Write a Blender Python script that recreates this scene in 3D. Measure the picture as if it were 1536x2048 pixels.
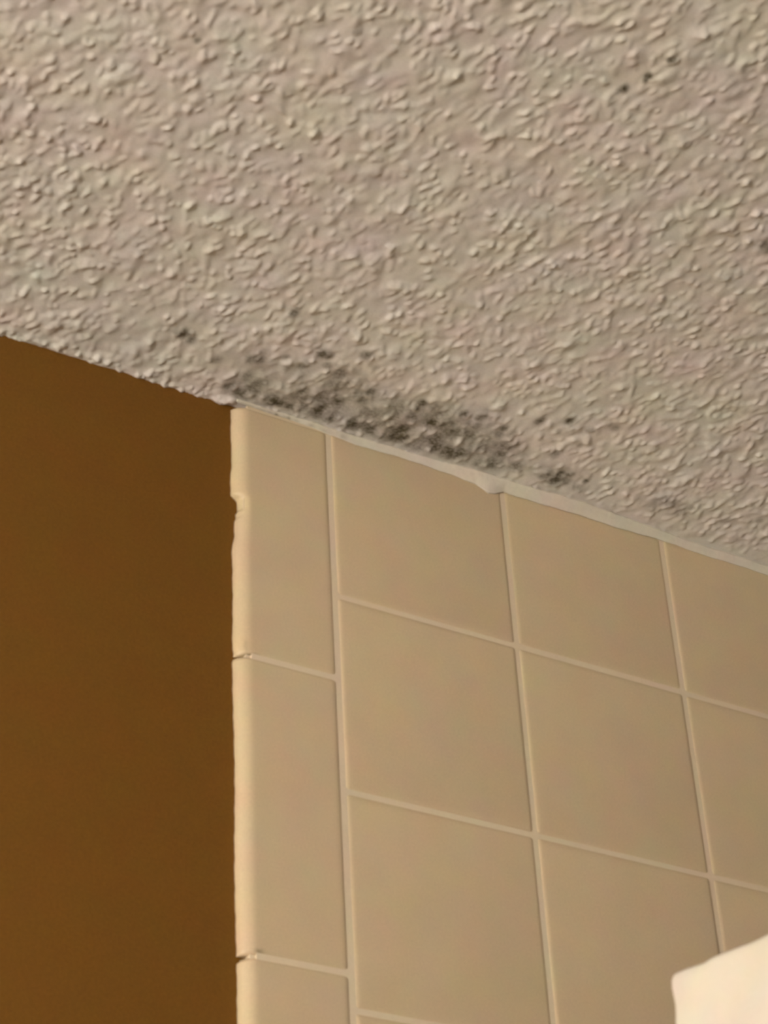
import bpy, math, random
import numpy as np
from mathutils import Matrix, Vector

random.seed(7)
rng = np.random.default_rng(11)
scene = bpy.context.scene
col = scene.collection
for o in list(bpy.data.objects):
    bpy.data.objects.remove(o)

# ------------------------------------------------------------------ camera
TILE = 0.108                       # wall tile module, metres
CEIL = 2.40                        # ceiling height
Z0 = CEIL - 0.1031                 # height of the first horizontal grout line
FPX = 4374.5
ROT = np.array([[0.8574415, -0.51225657, -0.04885986],
                [0.25982832, 0.51295062, -0.81815091],
                [0.44416588, 0.68882136, 0.57292391]])
CAM = np.array([-0.46926, -0.77646, Z0 - 0.58589])
cd = bpy.data.cameras.new('camera')
cam = bpy.data.objects.new('camera', cd)
col.objects.link(cam)
cd.sensor_fit = 'VERTICAL'
cd.sensor_height = 24.0
cd.sensor_width = 18.0
cd.lens = FPX / 2048 * 24.0
cd.clip_start = 0.02
cd.dof.use_dof = True
cd.dof.focus_distance = 2.5
cd.dof.aperture_fstop = 28
m = Matrix.Identity(4)
for i in range(3):
    m[i][0], m[i][1], m[i][2], m[i][3] = ROT[0][i], -ROT[1][i], -ROT[2][i], CAM[i]
cam.matrix_world = m
scene.camera = cam

# ------------------------------------------------------------------ light and exposure
scene.view_settings.view_transform = 'Standard'
scene.view_settings.look = 'None'
scene.view_settings.exposure = 0.27
scene.view_settings.gamma = 1.0
w = bpy.data.worlds.new('world')
scene.world = w
w.use_nodes = True
w.node_tree.nodes['Background'].inputs[0].default_value = (0.9, 0.72, 0.5, 1)
w.node_tree.nodes['Background'].inputs[1].default_value = 0.02
WARM = (1.0, 0.90, 0.76)


def point_light(name, loc, power, radius, colour=WARM):
    d = bpy.data.lights.new(name, 'POINT')
    d.energy = power
    d.color = colour
    d.shadow_soft_size = radius
    o = bpy.data.objects.new(name, d)
    o.location = loc
    col.objects.link(o)


point_light('vanity_lamp_light', (-1.55, -0.55, 1.76), 20.0, 0.05)
point_light('vanity_lamp_light', (-1.55, -1.00, 1.76), 20.0, 0.05)


# ------------------------------------------------------------------ helpers
def pix(x, y, axis, value):
    """Where the sight line through a photograph point meets an axis plane."""
    d = ROT.T @ np.array([(x - 768) / FPX, (y - 1024) / FPX, 1.0])
    t = (value - CAM[axis]) / d[axis]
    return CAM + t * d


def mesh_obj(name, verts, faces, mat, parent=None, smooth=True, attrs=None):
    me = bpy.data.meshes.new(name)
    verts = np.asarray(verts, dtype=np.float32)
    if isinstance(faces, np.ndarray):
        k = faces.shape[1]
        me.vertices.add(len(verts))
        me.vertices.foreach_set('co', verts.ravel())
        me.loops.add(faces.size)
        me.loops.foreach_set('vertex_index', faces.ravel().astype(np.int32))
        me.polygons.add(len(faces))
        me.polygons.foreach_set('loop_start', np.arange(0, faces.size, k, dtype=np.int32))
        me.update(calc_edges=True)
    else:
        me.from_pydata(verts.tolist(), [], faces)
    me.polygons.foreach_set('use_smooth', [smooth] * len(me.polygons))
    if attrs:
        for k, v in attrs.items():
            a = me.attributes.new(k, 'FLOAT', 'POINT')
            a.data.foreach_set('value', np.asarray(v, dtype=np.float32))
    me.validate()
    me.update()
    me.materials.append(mat)
    o = bpy.data.objects.new(name, me)
    col.objects.link(o)
    if parent:
        o.parent = parent
    return o


def structure(o):
    o['kind'] = 'structure'
    return o


def srgb(r, g, b):
    def f(c):
        c /= 255
        return c / 12.92 if c < 0.04045 else ((c + 0.055) / 1.055) ** 2.4
    return (f(r), f(g), f(b), 1)


class Nodes:
    def __init__(self, name, rough=0.7, spec=0.3):
        self.mat = bpy.data.materials.new(name)
        self.mat.use_nodes = True
        self.nt = self.mat.node_tree
        self.b = self.nt.nodes['Principled BSDF']
        self.b.inputs['Roughness'].default_value = rough
        self.b.inputs['Specular IOR Level'].default_value = spec
        self.co = self.nt.nodes.new('ShaderNodeTexCoord').outputs['Object']

    def link(self, a, b):
        self.nt.links.new(a, b)

    def noise(self, scale, detail=2, rough=0.5, vec=None):
        n = self.nt.nodes.new('ShaderNodeTexNoise')
        n.inputs['Scale'].default_value = scale
        n.inputs['Detail'].default_value = detail
        n.inputs['Roughness'].default_value = rough
        self.link(vec or self.co, n.inputs['Vector'])
        return n

    def ramp(self, fac, stops):
        r = self.nt.nodes.new('ShaderNodeValToRGB')
        e = r.color_ramp.elements
        while len(e) < len(stops):
            e.new(0.5)
        for el, (p, c) in zip(e, stops):
            el.position = p
            el.color = c
        self.link(fac, r.inputs[0])
        return r.outputs[0]

    def mix(self, fac, a, b, blend='MIX'):
        n = self.nt.nodes.new('ShaderNodeMix')
        n.data_type = 'RGBA'
        n.blend_type = blend
        for sock, v in ((n.inputs[0], fac), (n.inputs[6], a), (n.inputs[7], b)):
            if hasattr(v, 'links'):
                self.link(v, sock)
            else:
                sock.default_value = v
        return n.outputs[2]

    def math(self, op, a, b=0.0, clamp=False):
        n = self.nt.nodes.new('ShaderNodeMath')
        n.operation = op
        n.use_clamp = clamp
        for sock, v in ((n.inputs[0], a), (n.inputs[1], b)):
            if hasattr(v, 'links'):
                self.link(v, sock)
            else:
                sock.default_value = v
        return n.outputs[0]

    def attr(self, name):
        n = self.nt.nodes.new('ShaderNodeAttribute')
        n.attribute_name = name
        return n.outputs['Fac']

    def bump(self, h, strength, dist):
        n = self.nt.nodes.new('ShaderNodeBump')
        n.inputs['Strength'].default_value = strength
        n.inputs['Distance'].default_value = dist
        self.link(h, n.inputs['Height'])
        self.link(n.outputs[0], self.b.inputs['Normal'])

    def colour(self, c):
        if hasattr(c, 'links'):
            self.link(c, self.b.inputs['Base Color'])
        else:
            self.b.inputs['Base Color'].default_value = c


def speckle(n, base, amount=0.06, scale=900, blotch=60):
    """slight fine and broad unevenness of a painted or glazed surface"""
    a = n.noise(scale, 2, 0.6)
    b = n.noise(blotch, 3, 0.6)
    lo = tuple(c * (1 - amount) for c in base[:3]) + (1,)
    hi = tuple(c * (1 + amount) for c in base[:3]) + (1,)
    c1 = n.mix(a.outputs['Fac'], lo, hi)
    tint = n.mix(0.18, (1, 1, 1, 1), b.outputs['Color'], 'MULTIPLY')
    return n.mix(1.0, c1, tint, 'MULTIPLY')


def lambert_mix_mould(n, base, dark, attr='mould', frag=520, lo=0.25, hi=0.75):
    """grow the mould colour where its attribute beats a fine ragged noise"""
    v = n.attr(attr)
    rag = n.noise(frag, 3, 0.65)
    r = n.math('MULTIPLY', n.math('SUBTRACT', rag.outputs['Fac'], 0.5), 0.9)
    f = n.math('ADD', v, n.math('MULTIPLY', r, n.math('MULTIPLY', v, 1.6)), clamp=True)
    return n.mix(f, base, dark)


# ------------------------------------------------------------------ materials
n = Nodes('textured_ceiling_paint', 0.62, 0.35)
base = speckle(n, (0.82, 0.795, 0.785, 1), 0.10, 700, 35)
n.colour(lambert_mix_mould(n, base, (0.085, 0.073, 0.045, 1)))
n.bump(n.noise(900, 3, 0.6).outputs['Fac'], 0.2, 0.0004)
M_CEIL = n.mat

n = Nodes('brown_wall_paint', 0.6, 0.12)
n.colour(speckle(n, (0.200, 0.094, 0.016, 1), 0.2, 800, 45))
n.bump(n.noise(420, 3, 0.6).outputs['Fac'], 0.25, 0.0006)
M_BROWN = n.mat

n = Nodes('beige_glazed_tile', 0.38, 0.35)
base = speckle(n, (0.74, 0.605, 0.415, 1), 0.10, 900, 40)
n.colour(lambert_mix_mould(n, base, (0.12, 0.10, 0.05, 1)))
n.bump(n.noise(30, 2, 0.5).outputs['Fac'], 0.15, 0.001)
M_TILE = n.mat

n = Nodes('off_white_grout', 0.8, 0.2)
n.colour(speckle(n, (0.86, 0.745, 0.575, 1), 0.05, 600, 30))
n.bump(n.noise(900, 2, 0.6).outputs['Fac'], 0.3, 0.0004)
M_GROUT = n.mat

n = Nodes('white_caulk', 0.45, 0.4)
base = speckle(n, (0.84, 0.79, 0.71, 1), 0.06, 500, 40)
n.colour(lambert_mix_mould(n, base, (0.16, 0.13, 0.08, 1), frag=420))
n.bump(n.noise(160, 3, 0.6).outputs['Fac'], 0.3, 0.001)
M_CAULK = n.mat

n = Nodes('white_cotton_cloth', 0.85, 0.2)
n.colour(speckle(n, (0.73, 0.69, 0.62, 1), 0.03, 900, 60))
n.bump(n.noise(700, 3, 0.6).outputs['Fac'], 0.3, 0.0006)
n.b.inputs['Sheen Weight'].default_value = 0.2
M_CLOTH = n.mat

n = Nodes('brushed_steel', 0.3, 0.5)
n.colour((0.6, 0.6, 0.6, 1))
n.b.inputs['Metallic'].default_value = 1
M_STEEL = n.mat

n = Nodes('cream_room_paint', 0.7, 0.3)
n.colour(speckle(n, (0.75, 0.73, 0.69, 1), 0.03, 300, 12))
M_ROOM = n.mat

n = Nodes('floor_vinyl', 0.5, 0.4)
n.colour(speckle(n, (0.60, 0.57, 0.53, 1), 0.05, 200, 8))
M_FLOOR = n.mat

# ------------------------------------------------------------------ mould map on the ceiling
# centre in the photograph, radius in photograph points, strength; laid on the ceiling plane
SPOTS = [(368, 666, 9, .85), (382, 679, 7, .7), (352, 662, 6, .5), (588, 623, 6, .8), (594, 615, 4, .6),
         (433, 718, 7, .6), (505, 716, 9, .65), (520, 718, 8, .6), (527, 703, 6, .35), (458, 772, 8, .75),
         (645, 706, 9, .9), (656, 711, 6, .8), (655, 729, 6, .6), (605, 730, 6, .75), (572, 712, 5, .5),
         (574, 734, 5, .5), (632, 694, 4, .45), (732, 709, 8, .75), (752, 734, 5, .4), (680, 748, 9, .6),
         (670, 764, 8, .5), (697, 762, 8, .4), (742, 783, 6, .8), (604, 780, 8, .6), (500, 776, 8, .6),
         (497, 750, 7, .45), (515, 765, 8, .4), (546, 800, 9, .95), (535, 795, 8, .75), (560, 806, 7, .8),
         (577, 812, 5, .8), (637, 818, 9, .95), (610, 812, 6, .5), (660, 835, 7, .6), (703, 845, 8, .95),
         (718, 848, 7, .5), (740, 857, 8, .75), (784, 870, 9, .8), (803, 873, 10, .95), (775, 868, 6, .5),
         (845, 805, 7, .9), (835, 812, 6, .6), (870, 812, 7, .5), (825, 835, 8, .5), (815, 852, 8, .45),
         (888, 850, 8, .55), (898, 862, 7, .6), (875, 872, 7, .5), (868, 882, 8, .65), (872, 891, 9, .7),
         (897, 902, 11, .7), (922, 903, 10, .85), (928, 826, 6, .85), (940, 846, 6, .45), (958, 834, 7, .7),
         (970, 832, 5, .6), (952, 850, 7, .5), (1007, 857, 6, .85), (1000, 868, 6, .6), (1022, 866, 7, .5),
         (1014, 890, 10, .65), (1030, 888, 7, .5), (1000, 905, 8, .5), (985, 925, 10, .6), (960, 925, 10, .55),
         (965, 893, 8, .5), (1080, 841, 7, .8), (1084, 838, 4, .8), (1072, 842, 4, .4), (1139, 840, 7, .95),
         (1118, 860, 4, .4), (1179, 860, 5, .5), (1232, 856, 7, .55), (1226, 850, 6, .3), (1160, 889, 4, .4),
         (1110, 907, 8, .5), (1033, 930, 9, .7), (1024, 934, 6, .5), (1110, 958, 11, .9), (1098, 948, 8, .6),
         (1120, 948, 8, .7), (1138, 948, 7, .7), (1086, 950, 7, .6), (1130, 962, 8, .5), (1172, 961, 5, .85),
         (1156, 974, 8, .5), (1305, 1014, 9, .38), (1345, 1006, 9, .38), (1360, 1020, 10, .32), (1330, 1004, 12, .25),
         (1383, 1014, 5, .4), (1450, 1040, 8, .35), (1518, 1040, 5, .4), (1341, 119, 4, .9), (1346, 118, 4, .8),
         (1297, 152, 5, 1.0), (1292, 157, 4, .8), (1247, 177, 6, .9), (1530, 487, 7, .8), (1536, 494, 8, .7),
         (395, 79, 4, .7), (712, 60, 4, .45), (1275, 140, 3, .3)]
# broad grey bloom: centre, radius along the wall, radius away from it, strength
BLOOM = [(505, 770, 40, 26, .40), (560, 780, 60, 34, .46), (620, 795, 70, 38, .52), (700, 810, 80, 44, .52),
         (780, 840, 75, 46, .56), (860, 862, 70, 48, .62), (935, 885, 62, 42, .60), (1000, 912, 42, 34, .46),
         (845, 830, 34, 26, .36), (690, 756, 34, 24, .34), (540, 738, 60, 26, .26), (620, 745, 50, 24, .22),
         (520, 800, 30, 9, .55), (580, 812, 40, 9, .55), (640, 832, 40, 9, .6), (700, 850, 40, 10, .6),
         (770, 872, 45, 10, .65), (830, 890, 40, 10, .6), (885, 905, 35, 11, .6), (935, 918, 30, 10, .5), (480, 788, 24, 14, .6), (530, 792, 40, 16, .55),
         (1110, 950, 40, 22, .34), (1340, 1012, 50, 16, .24), (1095, 990, 120, 14, .16), (960, 835, 30, 20, .2)]
PXM = 0.00025                      # metres one photograph point covers here


def mould_field(X, Y):
    out = np.zeros_like(X)
    for px, py, r, s in SPOTS:
        c = pix(px, py, 2, CEIL)
        rr = r * PXM * 1.5
        d2 = ((X - c[0]) ** 2 + (Y - c[1]) ** 2 * 0.7) / (rr * rr)
        out = np.maximum(out, s * np.exp(-d2 * d2 * 0.35 - d2 * 0.45))
    b = np.zeros_like(X)
    for px, py, rx, ry, s in BLOOM:
        c = pix(px, py, 2, CEIL)
        d2 = ((X - c[0]) / (rx * PXM * 1.2)) ** 2 + ((Y - c[1]) / (ry * PXM * 1.5)) ** 2
        b = np.maximum(b, s * np.exp(-d2 * d2 * 0.5))
    return out, b


# ------------------------------------------------------------------ ceiling
STEP = 0.0007
gx = np.arange(-0.34, 0.38, STEP)
gy = np.arange(-0.42, 0.0075, STEP)
NX, NY = len(gx), len(gy)
H = np.zeros((NY, NX))


def splat(count, r0, r1, h0, h1, ease=1.0):
    for _ in range(count):
        cx = rng.uniform(gx[0], gx[-1])
        cy = rng.uniform(gy[0], gy[-1])
        r = rng.uniform(r0, r1)
        h = rng.uniform(h0, h1)
        st = rng.uniform(1.1, 2.2)
        th = math.pi / 2 + rng.normal(0, 0.38)
        R = r * st
        i0, i1 = int((cx - R - gx[0]) / STEP), int((cx + R - gx[0]) / STEP) + 2
        j0, j1 = int((cy - R - gy[0]) / STEP), int((cy + R - gy[0]) / STEP) + 2
        i0, j0 = max(i0, 0), max(j0, 0)
        i1, j1 = min(i1, NX), min(j1, NY)
        if i1 <= i0 or j1 <= j0:
            continue
        x = gx[i0:i1][None, :] - cx
        y = gy[j0:j1][:, None] - cy
        u = (x * math.cos(th) + y * math.sin(th)) / (r * st)
        v = (-x * math.sin(th) + y * math.cos(th)) / r
        d2 = u * u + v * v
        k = np.clip(1 - d2, 0, 1) ** 2.4 * h
        H[j0:j1, i0:i1] += k


def smooth_noise(shape, cells, amp):
    """cheap band-limited noise on the grid"""
    ny, nx = shape
    cy, cx = int(cells * ny / nx) + 3, cells + 3
    g = rng.standard_normal((cy, cx))
    yy = np.linspace(0, cy - 2.001, ny)
    xx = np.linspace(0, cx - 2.001, nx)
    yi, xi = yy.astype(int), xx.astype(int)
    fy, fx = yy - yi, xx - xi
    fy, fx = fy * fy * (3 - 2 * fy), fx * fx * (3 - 2 * fx)
    a = g[yi][:, xi] * (1 - fx) + g[yi][:, xi + 1] * fx
    b = g[yi + 1][:, xi] * (1 - fx) + g[yi + 1][:, xi + 1] * fx
    return amp * (a * (1 - fy[:, None]) + b * fy[:, None])


splat(6000, 0.0035, 0.0070, 0.0001, 0.0006)
splat(11000, 0.0019, 0.0032, 0.0002, 0.0008)
splat(3400, 0.0018, 0.0028, 0.0006, 0.0012)
H += smooth_noise(H.shape, 160, 0.00018)
H += smooth_noise(H.shape, 60, 0.00022)
H += smooth_noise(H.shape, 9, 0.0004)
GX, GY = np.meshgrid(gx, gy)


def splat_edge():
    """paint beads hanging where the plain wall meets the ceiling"""
    for _ in range(170):
        cx, cy = rng.uniform(-0.30, -0.052), rng.uniform(0.0015, 0.0075)
        r, h = rng.uniform(0.0011, 0.0028), rng.uniform(0.0003, 0.0013)
        d2 = ((GX[-40:] - cx) / r) ** 2 + ((GY[-40:] - cy) / r) ** 2
        H[-40:] += h * np.clip(1 - d2, 0, 1) ** 1.5
    for cx, cy, r, h in ((-0.0575, 0.003, 0.0045, 0.0016), (-0.061, 0.004, 0.005, 0.0012), (-0.0555, 0.001, 0.0035, 0.0016)):
        d2 = ((GX[-40:] - cx) / r) ** 2 + ((GY[-40:] - cy) / r) ** 2
        H[-40:] += h * np.clip(1 - d2, 0, 1) ** 1.5


# the paint runs smooth beside the sealant along the tiled part
splat_edge()
fade = 1 - np.exp(-((GY - 0.0) / 0.010) ** 2) * np.clip((GX - 0.06) / 0.04, 0, 1) * 0.8

H *= fade
SP, BL = mould_field(GX, GY)
# colonies sit in the hollows: bloom is stronger where the plaster stands back
hn = (H - H.mean()) / H.std()
patch = np.clip(0.80 * BL * (1.0 - 0.28 * hn) + 0.25 * BL * smooth_noise(H.shape, 120, 1.0), 0, 1)
MO = np.clip(np.maximum(SP, 0) + patch * (1 - SP), 0, 0.97)

# carry the same plaster texture on past the mouldy corner, more coarsely
def reflect(v, a, b):
    t = np.mod(v - a, 2 * (b - a))
    return a + np.where(t > b - a, 2 * (b - a) - t, t)


ex = np.concatenate([np.arange(-1.0, gx[0] - 0.001, 0.003), gx, np.arange(gx[-1] + 0.003, 0.80, 0.003)])
ey = np.concatenate([np.arange(-1.15, gy[0] - 0.001, 0.003), gy])
ix = np.clip(np.rint((reflect(ex, gx[0], gx[-1]) - gx[0]) / STEP).astype(int), 0, NX - 1)
iy = np.clip(np.rint((reflect(ey, gy[0], gy[-1]) - gy[0]) / STEP).astype(int), 0, NY - 1)
inner = ((ey >= gy[0])[:, None]) & ((ex >= gx[0]) & (ex <= gx[-1]))[None, :]
# keep the row beside the wall as it is, mirror along the wall only
H = H[iy][:, ix]
MO = np.where(inner, MO[iy][:, ix], 0.0)
gx, gy = ex, ey
NX, NY = len(gx), len(gy)
GX, GY = np.meshgrid(gx, gy)

V = np.stack([GX.ravel(), GY.ravel(), (CEIL - 0.72 * H).ravel()], 1)
idx = np.arange(NX * NY).reshape(NY, NX)
# faces look down into the room
F = np.stack([idx[:-1, :-1].ravel(), idx[1:, :-1].ravel(), idx[1:, 1:].ravel(), idx[:-1, 1:].ravel()], 1)
# the rest of the ceiling round this patch: a ring of flat quads out to the walls
RX0, RX1, RY0, RY1 = -1.75, 0.80, -1.75, 0.0
ring = [(RX0, RY0), (gx[0], RY0), (gx[-1], RY0), (RX1, RY0), (RX0, gy[0]), (RX1, gy[0]), (RX0, gy[-1]), (RX1, gy[-1])]
nb = len(V)
V = np.vstack([V, [(x, y, CEIL) for x, y in ring], [(gx[0], gy[0], CEIL), (gx[-1], gy[0], CEIL), (gx[0], gy[-1], CEIL), (gx[-1], gy[-1], CEIL)]])
r_ = lambda *a: [nb + k for k in a]
F = np.vstack([F, [r_(0, 4, 8, 1), r_(1, 8, 9, 2), r_(2, 9, 5, 3), r_(4, 6, 10, 8), r_(9, 11, 7, 5)]])
MOA = np.concatenate([MO.ravel(), np.zeros(12)])
ceiling = structure(mesh_obj('ceiling', V, F, M_CEIL, attrs={'mould': MOA}))

# the mould itself: each colony a thin skin over the plaster, a part of the ceiling
lab_src = MO > 0.17
lab_src &= GY < 0.004
lab = np.zeros(MO.shape, dtype=np.int32)
cur = 0
for j, i in zip(*np.nonzero(lab_src)):
    if lab[j, i]:
        continue
    cur += 1
    stack = [(j, i)]
    lab[j, i] = cur
    while stack:
        a, b = stack.pop()
        for da in (-2, -1, 0, 1, 2):
            for db in (-2, -1, 0, 1, 2):
                p, q = a + da, b + db
                if 0 <= p < NY and 0 <= q < NX and lab_src[p, q] and not lab[p, q]:
                    lab[p, q] = cur
                    stack.append((p, q))
fq = idx[:-1, :-1]
for k in range(1, cur + 1):
    msk = lab == k
    cnt = int(msk.sum())
    if cnt < 12:
        continue
    fm = msk[:-1, :-1] | msk[1:, :-1] | msk[1:, 1:] | msk[:-1, 1:]
    fs = F[:(NY - 1) * (NX - 1)][fm.ravel()]
    used, inv = np.unique(fs, return_inverse=True)
    vv = V[used].copy()
    vv[:, 2] -= 0.00012
    o = mesh_obj('mould_patch' if cnt > 1500 else 'mould_spot', vv, inv.reshape(fs.shape), M_CEIL, ceiling,
                 attrs={'mould': MOA[used]})
    if cnt > 1500:
        o['label'] = 'grey black mould spreading over white ceiling texture'
    else:
        o['label'] = 'small dark mould speck'

# ------------------------------------------------------------------ walls, floor
BT = 0.0065                        # tile body thickness: brown plaster stands this far behind the glaze


def slab(name, x0, x1, y0, y1, z0, z1, mat, parent=None):
    v = [(x, y, z) for x in (x0, x1) for y in (y0, y1) for z in (z0, z1)]
    f = [(0, 1, 3, 2), (4, 6, 7, 5), (0, 4, 5, 1), (2, 3, 7, 6), (0, 2, 6, 4), (1, 5, 7, 3)]
    return mesh_obj(name, v, f, mat, parent, smooth=False)


EDGE = -0.502 * TILE
structure(slab('wall_left', RX0, EDGE + 0.02, BT, BT + 0.1, 0, CEIL + 0.0005, M_BROWN))
structure(slab('wall_front', RX0, RX1, RY0 - 0.1, RY0, 0, CEIL, M_ROOM))
structure(slab('wall_side', RX0 - 0.1, RX0, RY0, BT, 0, CEIL, M_ROOM))
structure(slab('floor', RX0, RX1, RY0, BT, -0.1, 0, M_FLOOR))

# tiled part: backing slab, grout skin, every tile pillowed, all one surface
root = bpy.data.objects.new('wall_right', None)
col.objects.link(root)
structure(root)
slab('backing', EDGE + 0.02, RX1, BT, BT + 0.1, 0, CEIL, M_ROOM, root)
slab('grout', EDGE + 0.007, RX1, 0.0005, BT, 0, CEIL - 0.001, M_GROUT, root)

TV, TF = [], []


def tile_mesh(x0, x1, z0, z1, r=0.0014, back=BT, tilt=None):
    """one glazed tile with soft pillowed edges; face at y = 0"""
    prof = [(0.0, back), (0.0, r * 0.62), (r * 0.3, r * 0.34), (r * 0.9, r * 0.11), (r * 1.9, 0.0)]
    base = len(TV)
    rings = []
    ty = random.uniform(-0.0002, 0.0002)
    for ins, y in prof:
        ring = []
        pts = []
        cr = 0.0012 + ins * 0.4      # rounded corners
        a, b, c, d = x0 + ins, x1 - ins, z0 + ins, z1 - ins
        for cx, cz, s in ((b - cr, d - cr, 0), (a + cr, d - cr, 1), (a + cr, c + cr, 2), (b - cr, c + cr, 3)):
            for t in range(4):
                an = math.pi / 2 * (s + t / 3)
                pts.append((cx + cr * math.cos(an), cz + cr * math.sin(an)))
        for px_, pz_ in pts:
            ring.append(len(TV))
            TV.append((px_, y + (ty if y < 0.004 else 0), pz_))
        rings.append(ring)
    nr = 16
    for a, b in zip(rings[:-1], rings[1:]):
        for k in range(nr):
            TF.append((a[k], a[(k + 1) % nr], b[(k + 1) % nr], b[k]))
    TF.append(tuple(rings[-1]))


G = 0.0023                         # grout width
ncol = int(RX1 / TILE) + 1
for a in range(ncol):
    x0, x1 = a * TILE + G / 2, min((a + 1) * TILE - G / 2, RX1)
    if x1 - x0 < 0.01:
        continue
    if a == 0:
        x0 += 0.0003
    for b in range(-1, 21):
        z1 = Z0 - b * TILE - G / 2
        z0 = z1 - TILE + G
        if b == -1:
            z1 = CEIL - 0.003
            z0 = Z0 + G / 2
        z0 = max(z0, 0.0)
        tile_mesh(x0, x1, z0, z1)
tiles = mesh_obj('tile_field', TV, TF, M_TILE, root, attrs={'mould': np.zeros(len(TV))})

# ------------------------------------------------------------------ bullnose edge column
JOINTS = [CEIL - 0.002, Z0 - 0.4415 * TILE]
while JOINTS[-1] > 0.16:
    JOINTS.append(JOINTS[-1] - 0.1513)
JOINTS.append(0.0)
zpix = lambda y, x=480: pix(x, y, 1, 0.0)[2]


def lump(z, zc, h, s):
    return h * math.exp(-((z - zc) / s) ** 4)


def edge_offset(z):
    """the left edge is chipped and the brown paint line wanders"""
    o = 0.0003 * math.sin(z * 61) + 0.00010 * math.sin(z * 410 + 1) + 0.00006 * math.sin(z * 900)
    o += lump(z, zpix(998), 0.0036, 0.0042)
    o += lump(z, zpix(1042), 0.0017, 0.0095)
    o += lump(z, zpix(1018), 0.0012, 0.003)
    o += lump(z, zpix(1300), 0.0006, 0.003)
    o += lump(z, zpix(1910), 0.0016, 0.0009)
    o += lump(z, zpix(905), 0.0005, 0.009)
    return o


def edge_mould(x, z):
    m_ = 0
    for px, py, rx, rz, s in [(491, 1309, 5, 3, .8), (502, 1308, 9, 2, .8), (512, 1309, 8, 2.5, .35), (519, 1902, 6, 3, .55),
                              (488, 1909, 5, 3, .7), (548, 826, 6, 4, .75), (556, 824, 4, 4, .55), (577, 830, 5, 4, .7),
                              (520, 818, 6, 4, .3), (493, 1290, 3, 10, .25)]:
        p = pix(px, py, 1, 0.0)
        d = ((x - p[0]) / (rx * 0.00028)) ** 2 + ((z - p[2]) / (rz * 0.00028)) ** 2
        m_ = max(m_, s * math.exp(-d * 0.7))
    return m_


bn = bpy.data.objects.new('trim_1', None)
col.objects.link(bn)
structure(bn)
RB = 0.0075
for ztop, zbot in zip(JOINTS[:-1], JOINTS[1:]):
    z1, z0 = ztop - G * 0.32, zbot + G * 0.32
    # profile across the tile, left (wall) to right
    prof = [(EDGE + 0.0002, BT + 0.0003)]
    for t in range(11):
        an = math.pi / 2 * t / 10
        prof.append((EDGE + RB * (1 - math.cos(an)), BT * (1 - math.sin(an))))
    xr = -G / 2 + 0.0003
    for t in range(1, 30):
        prof.append((EDGE + RB + (xr - 0.0035 - EDGE - RB) * t / 30, 0.0))
    for ins, y in ((0.0034, 0.0), (0.0020, 0.00012), (0.0010, 0.00035), (0.0003, 0.0008), (0.0, BT)):
        prof.append((xr - ins, y))
    fine = ztop > Z0 - 0.36
    nz = int((z1 - z0) / (0.0006 if fine else 0.01))
    zs = [z0 + (z1 - z0) * k / nz for k in range(nz + 1)]
    verts, faces, mo = [], [], []
    for z in zs:
        e = min(z - z0, z1 - z) / 0.0022
        sink = 0.0012 * (1 - min(e, 1)) ** 2
        o = edge_offset(z)
        for x, y in prof:
            wgt = max(0.0, 1 - (x - EDGE) / 0.010)
            verts.append((x + o * wgt, min(y + (sink if y < BT * 0.9 else 0), BT), z))
            mo.append(edge_mould(x, z) if fine else 0)
    n_ = len(prof)
    for k in range(nz):
        for q in range(n_ - 1):
            a = k * n_ + q
            faces.append((a, a + 1, a + n_ + 1, a + n_))
    faces.append(tuple(range(n_))[::-1])
    faces.append(tuple(range(nz * n_, nz * n_ + n_)))
    mesh_obj('bullnose_tile', verts, faces, M_TILE, bn, attrs={'mould': mo})

# grout strip behind the bullnose joints
slab('grout_joint', EDGE + 0.0045, EDGE + 0.008, 0.0016, BT, 0, CEIL - 0.004, M_GROUT, bn)

# ------------------------------------------------------------------ sealant bead in the corner of tile and ceiling
# position along the wall (photograph x), reach down the tile, reach out over the ceiling (metres)
BEAD = [(472, .0012, .0008), (520, .0018, .0008), (600, .0026, .0008), (650, .0036, .0012), (720, .0046, .0014),
        (800, .0042, .0016), (860, .0040, .0026), (910, .0046, .0046), (950, .0064, .0050), (974, .0096, .0050),
        (988, .0086, .0048), (1005, .0056, .0050), (1060, .0050, .0056), (1120, .0050, .0064), (1200, .0048, .0060),
        (1280, .0044, .0044), (1350, .0042, .0028), (1430, .0048, .0024), (1536, .0048, .0024)]
bx = []
for px, dn, ot in BEAD:
    yy = 800 + (px - 470) * 0.322
    bx.append((pix(px, yy, 1, 0.0)[0], dn, ot))
xs = np.arange(EDGE + 0.0005, RX1, 0.0008)
xs = np.concatenate([xs[xs < 0.33], np.arange(0.33, RX1, 0.02), [RX1]])
B = np.array(bx)
dn = np.interp(xs, B[:, 0], B[:, 1])
ot = np.interp(xs, B[:, 0], B[:, 2])
wob = 0.0003 * np.sin(xs * 110) + 0.00015 * np.sin(xs * 373 + 2) + 0.00006 * np.sin(xs * 1300)
verts, faces, mo = [], [], []
NP = 9
dirty = [(549, 826, 6, .9), (577, 830, 5, .85), (475, 790, 10, .5), (495, 806, 24, .55), (530, 812, 30, .45), (580, 822, 30, .35), (660, 838, 22, .22), (486, 800, 12, .45), (548, 812, 14, .45), (520, 806, 14, .35), (577, 816, 10, .45), (600, 822, 12, .3),
         (637, 828, 10, .4), (505, 815, 10, .3), (700, 850, 8, .3)]
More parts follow.
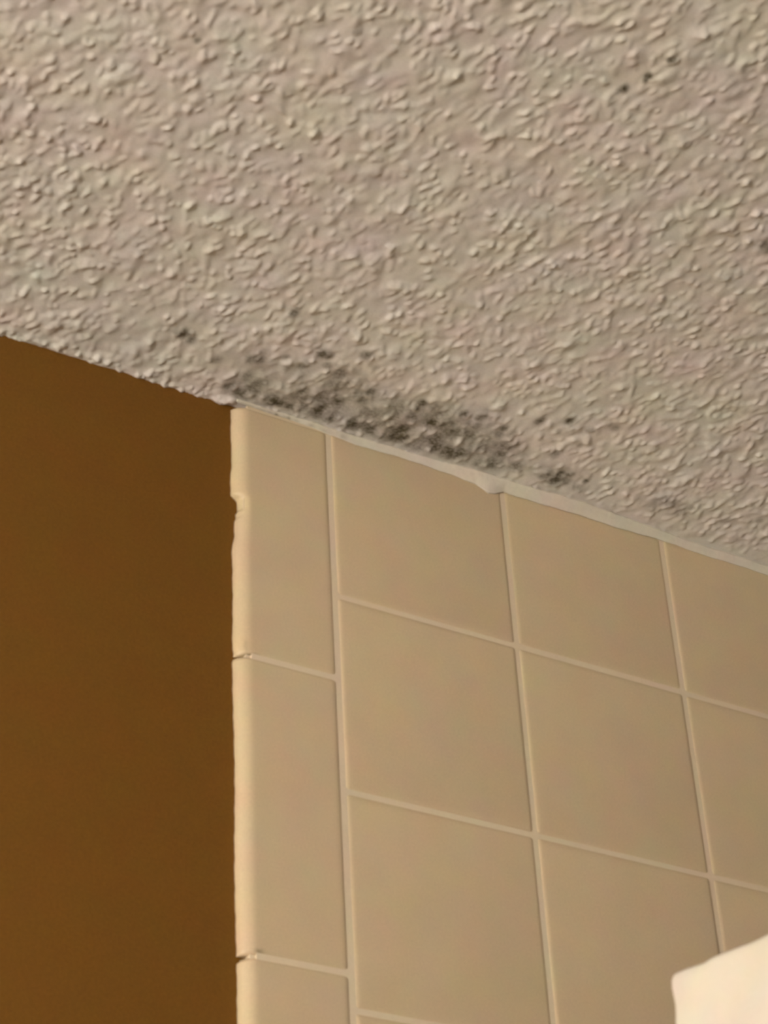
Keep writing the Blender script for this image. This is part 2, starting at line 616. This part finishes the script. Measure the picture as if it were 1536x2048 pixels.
for k, x in enumerate(xs):
    d, o_ = dn[k] + wob[k], ot[k] - wob[k]
    for q in range(NP):
        t = q / (NP - 1)
        # slightly hollow profile from the tile face up on to the ceiling texture
        y = -o_ * t ** 1.35 - 0.0002
        z = CEIL - 0.0004 - d * (1 - t) ** 1.35 - 0.0011 * math.sin(math.pi * t) + 0.0004 * t
        verts.append((x, y, z))
        mm = 0
        for px, py, r, s in dirty:
            c = pix(px, py, 2, CEIL)
            mm = max(mm, s * math.exp(-((x - c[0]) / (r * PXM)) ** 2))
        mo.append(mm * math.exp(-((t - 0.45) / 0.3) ** 2))
    verts.append((x, 0.002, CEIL + 0.0005))
    mo.append(0)
n_ = NP + 1
for k in range(len(xs) - 1):
    for q in range(n_):
        a, b = k * n_ + q, k * n_ + (q + 1) % n_
        faces.append((a, b, b + n_, a + n_))
faces.append(tuple(range(n_))[::-1])
faces.append(tuple(range((len(xs) - 1) * n_, len(xs) * n_)))
bead = structure(mesh_obj('trim_2', verts, faces, M_CAULK, attrs={'mould': mo}))

# ------------------------------------------------------------------ white cloth over a rail, lower right
PW = pix(1345, 1953, 1, 0.0)
P0 = CAM + 0.62 * (PW - CAM)
D = Vector((0.1506, -0.9886, 0.0)).normalized()      # along the rail, towards the room
Nn = Vector((-D.y, D.x, 0)).normalized()             # across the rail
if Nn.x > 0:
    Nn = -Nn                                         # the side that faces the lamps
LEN, DROP = 0.34, 0.42
verts, faces = [], []
NU, NS = 150, 150
TU = [0.0, 0.0009, 0.006, 0.0132, 0.0168, 0.0267, 0.0322, 0.042, 0.06, 0.09, 0.4]
TZ = [0.0006, 0.0017, 0.0014, 0.0006, 0.0013, 0.0011, 0.0006, 0.0003, 0.0008, 0.0, 0.0]
for iu in range(NU + 1):
    u0 = LEN * (iu / NU) ** 1.8
    RR = float(np.interp(u0, [0, 0.045, 0.085, 1], [0.0013, 0.0016, 0.0065, 0.0065]))
    lift = float(np.interp(u0, TU, TZ))
    for js in range(NS + 1):
        s = js / NS
        # front hem up to the rail, over it, down the back
        tot = 2 * DROP + math.pi * RR
        L = s * tot
        if L < DROP:
            h, off = -(DROP - L), RR
        elif L > DROP + math.pi * RR:
            h, off = -(L - DROP - math.pi * RR), -RR
        else:
            an = (L - DROP) / RR
            h, off = RR * math.sin(an), RR * math.cos(an)
        down = max(0.0, -h)
        lean = (0.10 * down + 0.0004 * math.sin(down * 260)) * math.exp(-u0 / 0.12)
        u = u0 + lean
        wave = (0.010 * math.sin(u0 * 34 + 0.6) * min(1, down / 0.16)
                + 0.0007 * math.sin(u0 * 160 + down * 90)
                - 0.0016 * math.exp(-((down - 0.0095 + u0 * 0.12) / 0.0016) ** 2) * math.exp(-u0 / 0.010))
        p = Vector(P0) + D * u + Nn * (off + (wave if off > 0 else wave * 0.8))
        z = p.z - RR + h + lift
        verts.append((p.x, p.y, z))
for a in range(NU):
    for b in range(NS):
        k = a * (NS + 1) + b
        faces.append((k, k + 1, k + NS + 2, k + NS + 1))
cloth = mesh_obj('hanging_cloth', verts, faces, M_CLOTH)
sm = cloth.modifiers.new('thickness', 'SOLIDIFY')
sm.thickness = 0.0009
sm.offset = 0
bv = cloth.modifiers.new('soft', 'SUBSURF')
bv.levels = bv.render_levels = 1
cloth['label'] = 'bright white cloth draped in front of the beige tiles at the lower right'
cloth['category'] = 'cloth'

# rail that carries it, ending in the wall behind the camera
r0 = Vector(P0) + D * 0.095 + Vector((0, 0, -0.0072))
tlen = (RY0 - r0.y) / D.y
verts, faces = [], []
for k in range(2):
    c = r0 + D * (tlen * k)
    for t in range(24):
        an = 2 * math.pi * t / 24
        verts.append(c + Nn * (0.0034 * math.cos(an)) + Vector((0, 0, 0.0034 * math.sin(an))))
for t in range(24):
    faces.append((t, (t + 1) % 24, 24 + (t + 1) % 24, 24 + t))
faces.append(tuple(range(24))[::-1])
faces.append(tuple(range(24, 48)))
rail = mesh_obj('towel_rail', [tuple(v) for v in verts], faces, M_STEEL)
rail['label'] = 'steel rail under the white cloth at the lower right'
rail['category'] = 'rail'
